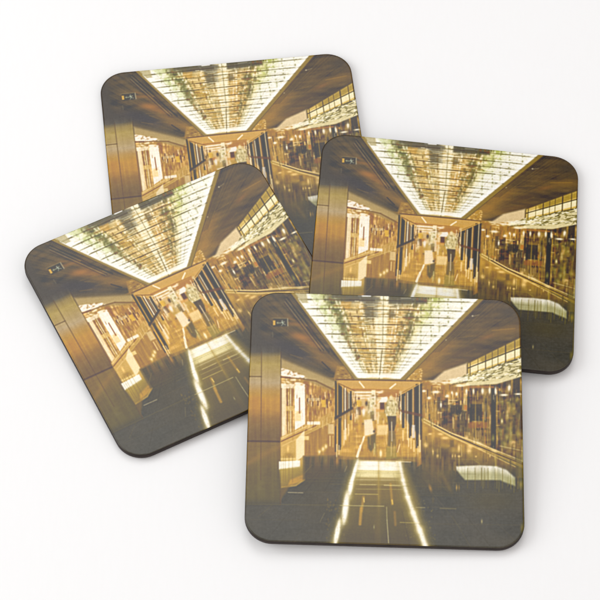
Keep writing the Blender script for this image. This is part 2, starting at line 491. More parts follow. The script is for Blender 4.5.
    for x, w in ((467.3, 1.5), (470.2, .7), (478, .4), (485.6, .9), (492.3, .5), (498, .5), (505.6, 1.2), (514.8, .7), (520.5, .9)):
        y0 = 364 - (x - 466.5) * .49
        y1 = 376.5 - (x - 466.5) * .345
        line((x, y0), (x, y1), w, (88, 80, 60), .85)
    line((466, 364.5), (523, 336.5), .7, (140, 120, 84), .6)
    # cream wedge and sparkling canopy
    poly([(430, 383), (444, 371), (467, 363), (467, 377), (446, 384)], (222, 198, 156), .95, 3)
    poly([(449, 384), (467, 376.5), (523.5, 358), (523.5, 376), (497, 384), (462, 386)], (222, 208, 162), .92, 1.5)
    for k in range(330):
        t = R(0, 1) ** .85
        x = 450 + 73 * t
        mid = 382.5 - 16 * t
        y = mid + R(-1, 1) * (2 + 7.5 * t)
        c = ((255, 248, 222), (150, 138, 92), (238, 224, 172), (112, 104, 72))[rng.randint(4)]
        line((x, y), (x + R(1, 4.5), y - R(0, 1.6)), R(.4, 1.1), c, R(.45, .95))
    poly([(437, 384), (450, 379), (468, 376), (468, 380), (450, 384)], (246, 236, 206), .7, 2)
    for k in range(30):
        glow((R(424, 470), R(381, 386)), R(1, 3), R(.5, 1.1), (246, 226, 176) if k % 2 else (190, 138, 74), .7)
    line((452, 384.5), (466, 382), 1.2, (120, 96, 66), .6)
    # ---------------- pillar, left
    GAIN = 1.05
    stops = [(340, (101, 98, 97)), (352, (108, 103, 96)), (357, (160, 140, 102)), (364, (178, 155, 104)), (374, (178, 154, 110)),
             (382, (182, 160, 128)), (389, (184, 150, 104)), (398, (192, 146, 80)), (410, (186, 142, 86)), (418, (158, 126, 92)),
             (430, (140, 118, 94)), (440, (132, 112, 92)), (444, (142, 120, 90)), (455, (140, 119, 86)), (470, (128, 114, 88)),
             (490, (122, 112, 90)), (506, (114, 107, 90)), (520, (104, 101, 93))]
    s, m = pmask([(236, 344), (280.6, 344), (280.3, 508), (236, 516)], .8)
    yv = PY[s] + noise(30, 8, 61)[s] * 1.5
    c = np.stack([np.interp(yv, [q[0] for q in stops], [q[1][j] for q in stops]) for j in range(3)], -1)
    c = c + noise(2.5, 60, 62)[s][..., None] * np.array((5, 5, 4)) + noise(5, 4, 63)[s][..., None] * 2.5
    top = sm((PY[s] - 344) / 10)
    bot = 1 - sm((PY[s] - 496) / 12)
    blend(s, m * top * bot, c * GAIN)
    poly([(246, 462), (262, 452), (281, 444), (281, 448), (262, 458), (246, 466)], (168, 136, 84), .55, 5)
    line((261.6, 352), (260.6, 480), .7, (112, 92, 62), .7)
    line((247, 376.4), (261.5, 376.6), .9, (116, 96, 66), .8)
    line((246, 441), (280, 441.5), 1.6, (100, 88, 82), .75, 1.5)
    line((280.8, 352), (280.4, 505), .8, (110, 92, 62), .55)
    rect(280.2, 388, 282, 440, (134, 104, 68), .7, .8)
    glow((256, 405), 4, 10, (204, 150, 76), .4)
    # ---------------- floor
    poly([(246, 510), (281, 502), (281, 484), (304, 480), (304, 456), (336, 456), (423, 457), (432, 452), (530, 486), (530, 560), (236, 560)],
         (106, 101, 92), 0, 1)
    s = (slice(int((456 - Y0) * K), H), slice(0, W))
    base = np.array((105, 103, 98), np.float32) + noise(30, 16, 71)[s][..., None] * np.array((4, 3, 2)) + noise(3, 1.6, 72)[s][..., None] * 2.5
    fl = sm((PX[s] - 281) * 4) * sm((PY[s] - 456) / 2)
    low = sm((PY[s] - 503) / 6)
    blend(s, np.maximum(fl, low), base)
    glow((300, 478), 24, 14, (98, 95, 90), .4)
    glow((318, 500), 20, 30, (112, 104, 92), .4)
    # reflections of the left shops
    poly([(280.5, 441), (305, 428), (305, 480), (296, 486), (281, 488)], (214, 176, 110), .95, 1.5)
    poly([(303, 430), (336, 424), (336, 456), (303, 456)], (184, 140, 76), .9, 1.2)
    s, m = pmask([(303, 430), (336, 422), (336, 457), (303, 457)], 1)
    blend(s, m * .45, np.array((186, 144, 82), np.float32) + noise(1.7, 18, 73)[s][..., None] * np.array((34, 30, 22)))
    poly([(280.5, 437), (336, 410), (336, 420), (280.5, 446)], (212, 172, 108), .8, 1.5)
    line((281, 441.5), (316, 425.4), .8, (122, 84, 44), .85)
    line((281, 438.5), (316, 422), .9, (240, 212, 150), .6)
    line((283, 445.5), (336, 420), .8, (236, 204, 140), .5)
    rect(307, 421.5, 320, 424.6, (250, 240, 214), .85, 1)
    rect(307, 425, 312, 430, (236, 204, 140), .5, 1)
    rect(328, 424, 334, 434, (230, 206, 160), .7, 2)
    rect(301, 436, 309, 440, (240, 214, 150), .75, 1)
    poly([(296, 440), (304.5, 430), (304.5, 455), (296, 462)], (242, 222, 176), .8, 1.5)
    glow((288, 449), 1, 3.5, (252, 206, 130), .8)
    glow((289, 455), 5, 2.5, (170, 132, 74), .6)
    rect(280.5, 458, 296, 460, (236, 206, 140), .7, 1)
    poly([(279, 461.5), (300, 460.5), (300, 468.5), (279, 469.5)], (250, 244, 222), .97, 1.2)
    poly([(279.5, 469), (304, 466), (303, 480), (296, 485), (281, 487)], (196, 168, 102), .9, 2, (150, 128, 84), ((285, 470), (290, 486)))
    poly([(290, 480), (304, 474), (303, 481), (288, 486)], (216, 166, 88), .8, 2.5)
    for x in (283.3, 285.3, 289, 292.6):
        line((x, 456), (x, 482), .5, (140, 112, 64), .5)
    poly([(281, 488), (292, 484), (286, 492), (281, 500)], (150, 124, 80), .6, 3)
    for x, y in ((319.5, 452), (323, 449), (326, 446.5)):
        glow((x, y), 1.6, 2.4, (250, 222, 160), .9)
    line((330, 436), (330, 446), 1, (244, 214, 160), .7)
    line((333, 436), (333, 447), .8, (240, 206, 150), .6)
    poly([(303, 456), (338, 455), (352, 458), (352, 470), (303, 480)], (105, 100, 92), .75, 2.5)
    glow((337, 461), 2, 4, (196, 144, 74), .8)
    # doors left with reflections
    for x, w, y0, y1, c in ((335.6, 1.6, 381, 452, (92, 84, 76)), (339.3, 2.7, 386, 450, (96, 93, 92)), (350.8, 1.8, 391, 420, (98, 93, 90)),
                            (347.8, 1.0, 400, 410, (90, 84, 78)), (337.6, 1.0, 382, 446, (214, 166, 96)), (342.8, 1.2, 386, 448, (222, 178, 110)),
                            (345.2, 1.2, 388, 440, (240, 220, 180)), (347.4, .8, 390, 434, (206, 160, 100)), (349, .8, 392, 416, (236, 210, 164)),
                            (353.4, .8, 393, 430, (180, 130, 72)), (344, .5, 386, 436, (120, 94, 66)), (346.4, .5, 388, 436, (130, 100, 70))):
        rect(x - w / 2, y0, x + w / 2, y1, c, .92, .7)
    poly([(334.5, 417), (353, 406.5), (353, 409.5), (334.5, 421)], (96, 86, 74), .85, 1)
    poly([(334.5, 420), (353, 409), (353, 414), (334.5, 427)], (204, 160, 98), .6, 1.5)
    rect(338.2, 418, 341.2, 447, (98, 95, 94), .8, .9)
    for x, y0, y1 in ((344, 430, 446), (346.3, 428, 441), (348.5, 424, 438), (336.6, 444, 457), (339, 445, 455)):
        rect(x - .5, y0, x + .5, y1, (240, 210, 158), .8, .8)
    # centre floor sheen
    s, m = pmask([(337, 459), (354, 424), (399, 424), (420, 462)], 2)
    blend(s, m * .5, np.array((206, 156, 84), np.float32) + noise(12, 2, 75)[s][..., None] * 22)
    glow((346, 458), 12, 1.2, (146, 118, 76), .6)
    # doors right with reflections
    for x, w, y0, y1, c in ((399.7, 1.6, 394, 411, (90, 86, 82)), (402.7, 2.4, 394, 412, (92, 90, 88)), (405.8, 1.0, 392, 424, (196, 150, 92)),
                            (410.2, 2.4, 392, 438, (94, 91, 90)), (407.6, .9, 392, 440, (238, 214, 170)), (413.3, 2.0, 388, 438, (206, 168, 116)),
                            (417.2, 3.0, 384, 448, (92, 89, 90)), (421.2, 1.4, 382, 462, (104, 90, 74)), (419.5, .7, 383, 460, (238, 210, 160)),
                            (414.2, .6, 388, 446, (120, 94, 66)), (403.2, 2.6, 414, 428, (98, 94, 90)), (404.8, .6, 396, 428, (230, 196, 140)),
                            (400.9, .6, 396, 424, (240, 214, 170))):
        rect(x - w / 2, y0, x + w / 2, y1, c, .92, .7)
    poly([(398, 409), (422, 414), (422, 417), (398, 411.5)], (130, 100, 66), .7, 1)
    line((398, 396), (422, 382.5), .9, (222, 180, 116), .8)
    rect(412, 425, 415, 438, (222, 214, 200), .75, 1)
    for x, y0, y1 in ((403, 430, 441), (408.6, 438, 447), (411, 436, 449), (414, 440, 452), (418, 446, 462), (420.4, 440, 458)):
        rect(x - .6, y0, x + .6, y1, (246, 212, 150), .85, .9)
    poly([(416, 455), (421, 452), (422, 464), (417, 467)], (200, 148, 78), .8, 2)
    # right reflections and rail
    s, m = pmask([(422, 417), (452, 433), (530, 468), (530, 500), (422, 470)], 2)
    nv = noise(3, 12, 81)[s]; nh = noise(9, 5, 82)[s]
    t = sm((PY[s] - 428 - (PX[s] - 422) * .22) / 34)[..., None]
    c = np.array((196, 154, 92), np.float32) * (1 - t) + np.array((112, 102, 82), np.float32) * t
    blend(s, m * (1 - sm((PY[s] - 462) / 14)), c + (nv * 14 + nh * 14)[..., None] * np.array((1, .85, .5)))
    for x, y, w, h in ((426, 445, 2.2, 2.6), (433, 452, .9, 3), (437.6, 456, 1.4, 2), (452.5, 456, .9, 2), (455.2, 456, .9, 2), (459, 456.3, 1.6, 1.3),
                       (459, 448, 1.5, 4), (469, 451, 2.5, 3), (476, 456.5, 1, 1), (445, 438, 4, 1.6), (441, 434, 3, 1.4), (470, 446, 3, 3),
                       (481, 448, 3, 2), (490, 456, .9, 1.5), (495, 457, .6, 3), (430, 434, 2, 1)):
        glow((x, y), w, h, (246, 208, 138), .8, 0, 1.3)
    rect(440, 448, 449, 470, (104, 96, 84), .5, 4)
    rect(450, 440, 454, 447, (106, 96, 82), .5, 2)
    rect(474, 440, 480, 444, (104, 96, 82), .3, 2)
    path([(424, 420), (450, 435), (478, 445), (523.5, 466)], 5.0, (198, 166, 104), .85, 2)
    path([(424, 419), (450, 432.5), (478, 443), (523.5, 461.5)], 1.1, (234, 206, 146), .8)
    path([(424, 422), (450, 436), (478, 448.6), (516, 467)], 1.0, (232, 200, 134), .8)
    path([(434, 425.5), (452, 434.8), (478, 446), (523.5, 464.5)], .9, (78, 66, 48), .9)
    path([(500, 446), (523.5, 451)], .8, (220, 200, 150), .6)
    rect(516, 452, 524, 478, (150, 136, 92), .6, 2)
    rect(521.5, 440, 524.5, 462, (206, 190, 140), .6, 1.2)
    glow((480, 443), 5, 1.5, (250, 220, 160), .6, .4); glow((494, 451), 4, 1.5, (246, 220, 160), .6, .4)
    rect(494.8, 456, 496.6, 480, (206, 178, 104), .6, 1)
    rect(509.5, 460, 511.5, 470, (104, 96, 76), .6, 1)
    line((451, 459), (478, 459.6), .5, (186, 166, 110), .5)
    line((455, 466), (500, 466), .5, (160, 146, 100), .5)
    line((474, 460), (480, 464), .7, (180, 160, 108), .6)
    # pale reflection on the right floor
    s = window([(454, 463), (518, 489)], 0)
    m = np.maximum(pmask([(456, 466.4), (480, 465.2), (497, 466.4), (508, 471), (509, 480.2), (465, 480.0), (460.5, 475), (456.5, 470)], 2.2, s)[1],
                   pmask([(497, 466.4), (506, 469.5), (515, 477.5), (515.4, 486), (504, 482.0), (496, 478)], 2.6, s)[1])
    t = sm((PY[s] - 467 - np.clip(PX[s] - 496, 0, 30) * .3) / 8)[..., None]
    c = np.array((246, 242, 224), np.float32) * (1 - t) + np.array((204, 198, 150), np.float32) * t
    blend(s, m * .84, c + noise(2, 12, 91)[s][..., None] * 12)
    for x in (467.5, 475, 481.5, 484.5, 488, 495, 502.5, 510.5):
        line((x, 468), (x, R(484, 492)), R(.4, .8), (132, 120, 74), .65)
    for x in (483, 497, 499, 508, 511, 514):
        line((x, 480), (x, R(486, 493)), .5, (178, 162, 96), .55)
    rect(515.5, 466, 518.5, 492, (104, 98, 80), .5, 1.5)
    glow((521, 484), 2, 4, (170, 156, 92), .8)
    line((523.4, 470), (523.8, 535), .8, (150, 136, 90), .55)
    glow((522, 528), 1.5, 4, (146, 134, 84), .7)
    # the glossy floor mirrors the shopfronts, fading towards the viewer
    s = (slice(int((452 - Y0) * K), int((506 - Y0) * K)), slice(int((283 - X0) * K), int((523 - X0) * K)))
    hh, ww = IMG[s].shape[:2]
    src = IMG[int((400 - Y0) * K):int((454 - Y0) * K), s[1]][::-1][:hh].copy()
    c0 = np.cumsum(np.pad(src, ((15, 15), (0, 0), (0, 0)), mode='edge'), 0)
    src = (c0[30:] - c0[:-30])[:hh] / 30
    hh = src.shape[0]
    s = (slice(s[0].start, s[0].start + hh), s[1])
    fade = 1 - sm((PY[s] - 454) / (22 + 26 * sm((PX[s] - 415) / 30)))
    side = sm((PX[s] - 300) / 12)
    nn = np.clip(.55 + .6 * noise(2.2, 18, 301)[s], 0, 1)
    blend(s, fade * side * nn * np.where(PX[s] > 456, .25, .62), src * .93)
    # bright reflection of the skylight, middle floor
    poly([(355, 470), (405, 470), (418, 500), (424, 552), (336, 552), (345, 500)], (158, 138, 94), .9, 12, (116, 107, 90), ((380, 475), (380, 536)))
    poly([(358, 461), (399.5, 462), (404, 486), (352, 485)], (208, 186, 132), .9, 4, (160, 138, 94), ((380, 470), (380, 486)))
    poly([(354, 484), (404, 485), (408, 500), (350, 499)], (146, 126, 88), .6, 8)
    poly([(357.5, 461), (400.5, 462), (401, 471), (357, 470)], (252, 246, 224), 1, 1.2)
    poly([(356.5, 470), (401, 471), (402, 478), (355, 477)], (230, 216, 162), .85, 3)
    line((358, 460.4), (401, 461.2), .8, (240, 212, 160), .8)
    for y in (472.5, 476, 479.6, 484.4, 489):
        line((356, y), (403, y + .5), .5, (232, 214, 158) if y != 479.6 else (250, 240, 196), .45)
    # streaks of light
    line((364, 437), (361, 446), 1.8, (252, 236, 196), .9, 1)
    line((360.6, 446), (357.2, 456.5), 2.4, (254, 242, 206), .95, 1)
    for a, b, w, w2 in (((357.2, 462), (350.6, 486), 3.0, 2.6), ((351.8, 480), (349, 497), 2.6, 3.2), ((347.5, 494), (343.6, 521), 3.0, 4.4),
                        ((340, 522), (334.2, 544), 3.4, 3.8)):
        line(a, b, w + 8, (176, 158, 104), .34, 12, w2 + 8)
        line(a, b, w + 3, (210, 194, 144), .6, 5, w2 + 3)
    for a, b, w, w2 in (((357.2, 462), (350.6, 486), 2.8, 2.4), ((351.6, 480), (349.6, 494), 2.2, 2.8), ((347, 495), (344, 521), 2.4, 3.8),
                        ((339.2, 522), (335.2, 543.4), 2.8, 3.2)):
        ln = math.hypot(b[0] - a[0], b[1] - a[1])
        an = math.atan2(-(b[0] - a[0]), b[1] - a[1])
        for rr, aa in ((1.25, .8), (.8, .9)):
            glow(((a[0] + b[0]) / 2, (a[1] + b[1]) / 2), w2 * .62 * rr, ln * .54, (254, 249, 232), aa, an, 1.7)
    R1 = [(400, 463), (403, 480), (407.6, 497), (413.2, 513), (419.6, 530), (425.4, 546)]
    for i, (a, b) in enumerate(zip(R1[:-1], R1[1:])):
        line(a, b, 11 + i, (176, 156, 100), .36, 13)
        line(a, b, 6 + i * .6, (212, 194, 144), .6, 6)
    for i, (a, b) in enumerate(zip(R1[:-1], R1[1:])):
        line(a, b, 1.8 + i * .5, (254, 249, 232), .95, 4.2)
    line((363.5, 497), (361.5, 511), 2.6, (192, 156, 84), .75, 2)
    line((361.2, 508), (360, 524), 2.8, (206, 162, 88), .8, 2)
    line((363.8, 498), (364.2, 502), 1.0, (240, 206, 130), .8)
    line((390.5, 484), (392.2, 504), 2.2, (208, 164, 80), .6, 2)
    line((392, 500), (392.6, 504), 1.4, (236, 196, 112), .8)
    line((394.6, 512), (395.4, 525), 2.2, (178, 142, 78), .7, 2)
    glow((379, 490), 2, 34, (182, 154, 92), .45)
    glow((377, 528), 3, 12, (140, 122, 82), .5)
    glow((385, 520), 9, 16, (122, 114, 88), .5)
    glow((430.3, 488), 1.3, 3.4, (206, 158, 90), .8, -.3)
    glow((433, 500), 1, 3, (132, 118, 86), .4)
    for x, c in ((456.6, (220, 180, 116)), (459, (170, 140, 90))):
        glow((x, 487.5), .7, 2.8, c, .85)
    glow((481.8, 521.5), .7, 2, (206, 190, 140), .8)
    glow((444, 478), 2.2, 9, (146, 128, 84), .6, -.5)
    glow((449, 488), 2, 5, (140, 122, 82), .5, -.5)
    line((426, 470), (441, 482), 1.5, (132, 116, 84), .3, 2)
    glow((374, 527), .5, 2, (206, 196, 150), .7)
    for k in range(50):
        x = 405 + R(0, 30); y = R(500, 540)
        glow((x, y), .5, .6, (176, 156, 92), .35)
        x = 326 + R(0, 18); y = R(498, 540)
        glow((x, y), .6, .9, (160, 136, 84), .35)
    # tile joints, running to the vanishing point, and cross joints
    for xb in (262, 292, 318, 344, 410, 436, 462, 490, 520):
        dx = (xb - VX) / (546 - VY)
        for y0, y1 in ((474, 492), (492, 512), (512, 546)):
            line((VX + dx * (y0 - VY), y0), (VX + dx * (y1 - VY), y1), .5, ((128, 120, 102), (88, 84, 76))[int(R(0, 2))], R(.12, .4))
    for y in (466, 473, 482, 493, 506.5, 523.5):
        for x in range(300, 520, 22):
            if not 455 < x < 505 or y > 488:
                line((x, y + (x - 385) * .012), (x + 22, y + (x - 363) * .012), .5, (132, 122, 100), R(.05, .34))
    glow((318, 474), 22, 9, (124, 108, 84), .35); glow((432, 476), 18, 14, (134, 114, 80), .4); glow((490, 500), 26, 9, (114, 106, 86), .4)
    for p, q, c, a in (((246, 504.2), (340, 505), (134, 124, 98), .5), ((340, 505.4), (384, 506.2), (220, 202, 142), .85),
                       ((355, 494), (378, 494.4), (226, 202, 130), .8), ((360, 484.6), (376, 484.8), (230, 210, 146), .7),
                       ((384, 485.3), (406, 486), (240, 222, 160), .8), ((416, 507.4), (425, 507.6), (206, 190, 140), .75),
                       ((440, 508.3), (456, 508.8), (176, 162, 120), .7), ((400, 522.4), (418, 523), (216, 196, 130), .75),
                       ((288, 492.4), (303, 492.8), (216, 200, 160), .85), ((396, 461.6), (411, 462), (246, 226, 180), .9),
                       ((386.6, 507), (387, 520), (226, 212, 160), .7), ((387, 520), (388.6, 543), (236, 222, 172), .8),
                       ((378.5, 461), (378.5, 500), (190, 160, 100), .6), ((250, 519.5), (300, 520), (118, 112, 98), .4),
                       ((324.5, 513), (320, 522), (150, 140, 112), .6), ((347, 466), (344.6, 471.6), (190, 170, 130), .7),
                       ((312, 465), (304, 474), (150, 136, 104), .5), ((258, 517), (272, 505), (124, 116, 96), .45),
                       ((320, 470), (290, 500), (96, 92, 86), .25), ((432, 492), (462, 530), (124, 116, 100), .35),
                       ((452, 516), (470, 546), (128, 120, 100), .35), ((400, 486), (450, 487), (130, 120, 92), .4),
                       ((405, 495), (470, 496), (122, 114, 92), .35), ((430, 523), (520, 525), (114, 108, 98), .35),
                       ((300, 478), (350, 478.6), (124, 114, 94), .35), ((330, 484), (352, 484.4), (138, 124, 96), .4),
                       ((281, 456), (281, 503), (150, 128, 90), .5), ((380, 508), (380, 545), (128, 118, 90), .35)):
        line(p, q, .55, c, a)
    # ---------------- people walking in the middle
    glow((358.6, 403.5), 3.0, 3.4, (232, 184, 66), .95, 0, 1.6)
    glow((358.8, 398.6), 1.1, 1.3, (126, 88, 60), .9, 0, 1.6)
    rect(357.2, 407, 360.8, 415, (120, 96, 74), .7, 1)
    glow((354.8, 404), 1.3, 2.6, (84, 78, 70), .9, 0, 1.5)
    glow((366.6, 403.5), 1.5, 2.6, (86, 76, 66), .85, 0, 1.5)
    glow((362.5, 408), 2.4, 2, (206, 134, 74), .8, 0, 1.4)
    glow((357, 414), 2, 5, (240, 222, 190), .7, 0, 1.4)
    glow((363.6, 412), 1.6, 4, (248, 240, 222), .85, 0, 1.4)
    glow((361, 420), 1.4, 5, (214, 156, 84), .7)
    glow((359.4, 427.5), 1.6, 4.5, (228, 178, 66), .9, 0, 1.5)
    glow((371, 404), 2.6, 8, (224, 212, 170), .9, 0, 1.6)
    glow((373.0, 397), 1.5, 1.9, (214, 180, 130), .95, 0, 2)
    glow((373.0, 395.8), 1.5, 1.1, (132, 104, 72), .7)
    line((369.2, 402), (368.4, 414), .9, (150, 122, 84), .7)
    poly([(370, 411), (374.6, 411), (374.4, 421), (370.6, 421)], (126, 112, 86), .7, 1)
    for k in range(26):
        glow((R(368, 376), R(398, 414)), R(.4, .9), R(.5, 1.4), ((196, 184, 134), (248, 240, 214), (150, 136, 96))[k % 3], .7)
    poly([(364, 420), (372, 419), (374.5, 434), (364.5, 436)], (244, 226, 194), .8, 2.4)
    poly([(373.8, 407), (376.4, 407), (376.8, 420), (374, 420)], (228, 206, 170), .8, 1)
    poly([(367.5, 437), (376, 433), (375.5, 446), (371, 452), (367.8, 448)], (112, 106, 86), .8, 2.6)
    glow((374, 431.5), 1, 1.2, (78, 80, 88), .9)
    glow((375, 449), 1.8, 5, (176, 166, 112), .7)
    rect(377, 399, 379, 424, (236, 212, 168), .6, 1)
    poly([(378.6, 402.5), (382, 397.5), (387, 396.5), (388.5, 402)], (238, 230, 214), .95, 1)
    rect(380, 402.5, 384.4, 410, (104, 82, 70), .85, 1)
    rect(376, 409, 386, 412, (220, 158, 88), .6, 1.5)
    rect(377, 425, 388, 435, (236, 208, 156), .75, 2.5)
    glow((369, 412), 3, 8, (216, 196, 150), .5)
    poly([(387.2, 399.5), (393, 399), (398.4, 403), (399.4, 414), (396, 417), (387, 417), (384.6, 412)], (214, 198, 150), .9, 1.8)
    glow((391, 397.6), 2.0, 2.3, (228, 208, 160), .97, 0, 2)
    glow((391, 400.9), 1.6, .5, (140, 112, 78), .8)
    line((387.6, 402), (385.0, 412.5), 1.7, (196, 178, 130), .9)
    line((386.9, 403.5), (386.6, 414), .5, (130, 110, 76), .7)
    line((397.4, 403), (399.6, 413.5), 1.8, (204, 186, 138), .9)
    line((396.6, 404.5), (396.9, 415), .5, (130, 110, 76), .7)
    for k in range(44):
        glow((R(385.5, 398.5), R(401, 416)), R(.4, 1.2), R(.5, 1.6), ((160, 144, 100), (244, 230, 188), (196, 176, 126))[k % 3], .65)
    line((385.4, 404), (384.6, 413), 1.0, (150, 124, 80), .6)
    line((399, 405), (399.6, 414), 1.2, (136, 112, 78), .7)
    glow((398.6, 416.5), 1, 1.6, (216, 176, 150), .9)
    poly([(387.2, 416), (391.8, 416), (391.2, 431), (388.8, 431)], (102, 96, 88), .9, 1.4)
    poly([(391.4, 416), (396.2, 416), (396, 424), (394.2, 431), (392.2, 431)], (106, 98, 88), .9, 1.4)
    poly([(388.6, 431), (391.6, 431), (391.4, 447), (387.4, 446)], (122, 114, 94), .7, 2.4)
    poly([(391.8, 431), (395.2, 431), (396, 446), (391.8, 447)], (126, 116, 92), .7, 2.4)
    line((391.6, 422), (392, 441), 1.1, (206, 190, 164), .75)
    poly([(386, 447), (396, 447), (397, 458), (386, 460)], (168, 156, 104), .6, 2.5)
    line((399, 440), (396.8, 452), 1.0, (150, 110, 62), .6)
    line((400, 444), (397.6, 452), 1.0, (250, 226, 180), .7)
    glow((380.6, 453.5), 1.6, 3.6, (252, 230, 176), .9, 0, 1.4)
    glow((387.5, 464), 3.5, 3, (220, 208, 156), .6)
    # ---------------- exit sign hanging from the ceiling
    rect(273.4, 318.6, 287.4, 326.4, (92, 92, 91), .75, .8)
    line((272, 318), (288, 318.4), .6, (160, 146, 118), .8)
    line((287.6, 319), (287.8, 326), .8, (190, 178, 150), .9)
    rect(273, 320.4, 275.4, 325.2, (212, 172, 104), .95, .6)
    line((277.4, 322.8), (280.4, 323), .7, (176, 180, 150), .9)
    line((276.8, 322.8), (278, 321.9), .5, (176, 180, 150), .7)
    line((276.8, 322.8), (278, 323.8), .5, (176, 180, 150), .7)
    glow((282.2, 320.8), .65, .65, (186, 190, 170), .8, 0, 1.5)
    line((282, 321.6), (283, 323.6), 1.0, (178, 184, 164), .755)
    line((283, 323.4), (281.6, 325.6), .7, (178, 184, 164), .75)
    line((283, 323.4), (285.4, 324.8), .7, (178, 184, 164), .75)
    line((280.8, 322.8), (284.6, 321.8), .6, (196, 204, 182), .8)
    line((272.6, 332), (272.8, 337), .6, (140, 132, 118), .6)
    glow((253, 299), .6, .6, (150, 142, 126), .4)

    for k in range(60):
        x = (R(352, 358), R(396, 401))[k % 2]; y = R(393, 414)
        line((x, y), (x, y + R(3, 9)), R(.5, 1), ((246, 226, 190), (120, 96, 74), (224, 178, 116))[k % 3], R(.3, .7))
    for k in range(24):
        glow((R(354, 384), R(391, 401)), R(1, 3), R(.4, 1.1), (250, 236, 208), R(.3, .7))
    for k in range(120):
        x = 282 + 52 * R(0, 1); top_y = 384 + (x - 281) * .12
        y = R(top_y, 436 - (x - 281) * .3)
        line((x, y), (x, y + R(2, 9)), R(.3, .9), ((252, 240, 208), (150, 108, 64), (238, 208, 150), (190, 140, 80))[k % 4], R(.2, .6))
    for k in range(200):
        x = 424 + 98 * R(0, 1); y = R(388, 420 + (x - 422) * .38)
        line((x, y), (x + R(-.3, .3), y + R(1.5, 8)), R(.25, .7), ((248, 226, 176), (84, 80, 74), (206, 158, 88), (112, 100, 80))[k % 4], R(.2, .6))
    for k in range(90):
        x = 424 + 98 * R(0, 1); y = 432 + (x - 422) * .28 + R(0, 26)
        if not (454 < x < 517 and 463 < y < 488):
            line((x, y), (x, y + R(3, 12)), R(.3, .9), ((236, 202, 140), (96, 90, 80), (200, 160, 96))[k % 3], R(.12, .45))
    for k in range(70):
        x = R(338, 421); y = R(432, 450)
        line((x, y), (x, y + R(4, 14)), R(.4, 1.2), ((244, 214, 156), (170, 124, 66), (226, 184, 116))[k % 3], R(.12, .4))
    # lens softness and a little bloom round the lamps, as in any night photograph
    def box(a, r):
        for ax in (0, 1):
            p = np.pad(a, [(r + 1, r) if i == ax else (0, 0) for i in range(3)], mode='edge')
            c = np.cumsum(p, axis=ax, dtype=np.float64)
            a = ((np.take(c, range(2 * r + 1, c.shape[ax]), ax) - np.take(c, range(0, c.shape[ax] - 2 * r - 1), ax)) / (2 * r + 1)).astype(np.float32)
        return a
    IMG[:] = box(box(IMG, 1), 1)
    IMG[:] = IMG + (IMG - box(box(IMG, 3), 3)) * .8
    lv = IMG.mean(-1, keepdims=True)
    IMG[:] = IMG * (1 + .055 * np.sin(np.clip((lv - 100) / 140, 0, 1) * 2 * math.pi - math.pi) * 1.0)
    IMG[:] = np.clip(IMG, 62, 255)
    gold = np.clip(IMG[..., 0] - IMG[..., 2], 0, 120)
    IMG[..., 1] += gold * .028
    hi = np.clip(IMG - 200, 0, 55) * np.array((1, .9, .6), np.float32)
    wh = sm((IMG[..., 1:2] - 205) / 45)
    IMG[..., 2:3] += wh * .35 * (IMG[..., 1:2] - IMG[..., 2:3])
    IMG[:] = IMG + box(box(hi, 5), 5) * .4 * (1 - IMG / 262) * 2
    # overall fine texture of the printed photograph
    g = noise(1.0, .9, 95, 2)[..., None] * 5.0 + noise(1.2, 7, 96, 2)[..., None] * 3.0 + noise(8, 1.1, 97, 2)[..., None] * 3.0
    lum = IMG.mean(-1, keepdims=True) / 255
    IMG[:] = np.clip(IMG + g * np.clip(2.2 * lum - .5, .3, 1.6), 60, 255)


paint()

VEIL = 0.104            # part of the seen tone that is surface sheen, not ink
LIGHT = 0.97


def to_ink(img):
    c = img / 255.0
    lin = np.where(c <= .04045, c / 12.92, ((c + .055) / 1.055) ** 2.4)
    return np.clip((lin - VEIL) / LIGHT, .007, .95)


INK = to_ink(IMG)


def sheet_to_drawing(u, v):
    """millimetres on the coaster face -> drawing units (the drawing was laid out in perspective)"""
    p = POSE['front']
    m = np.array(pose_matrix(p))
    P = np.stack([u, v, 0 * u], -1) @ m.T + np.array(p[:3])
    s, c = math.sin(CAM_T), math.cos(CAM_T)
    Q = P - np.array([0, -s * CAM_D, c * CAM_D])
    X = Q[..., 0]; Y = Q[..., 1] * c + Q[..., 2] * s; Z = -(-Q[..., 1] * s + Q[..., 2] * c)
    return 300 + 2777.11 * X / Z, 300 - 2777.11 * Y / Z


def sample_ink(u, v):
    x, y = sheet_to_drawing(u, v)
    fx = np.clip((x - X0) * K - .5, 0, W - 1.001); fy = np.clip((y - Y0) * K - .5, 0, H - 1.001)
    ix, iy = fx.astype(int), fy.astype(int)
    tx, ty = (fx - ix)[..., None], (fy - iy)[..., None]
    return ((INK[iy, ix] * (1 - tx) + INK[iy, ix + 1] * tx) * (1 - ty)
            + (INK[iy + 1, ix] * (1 - tx) + INK[iy + 1, ix + 1] * tx) * ty)


# ------------------------------------------------------------------ materials
def new_mat(name):
    m = bpy.data.materials.new(name)
    m.use_nodes = True
    return m, m.node_tree.nodes, m.node_tree.links, m.node_tree.nodes['Principled BSDF']


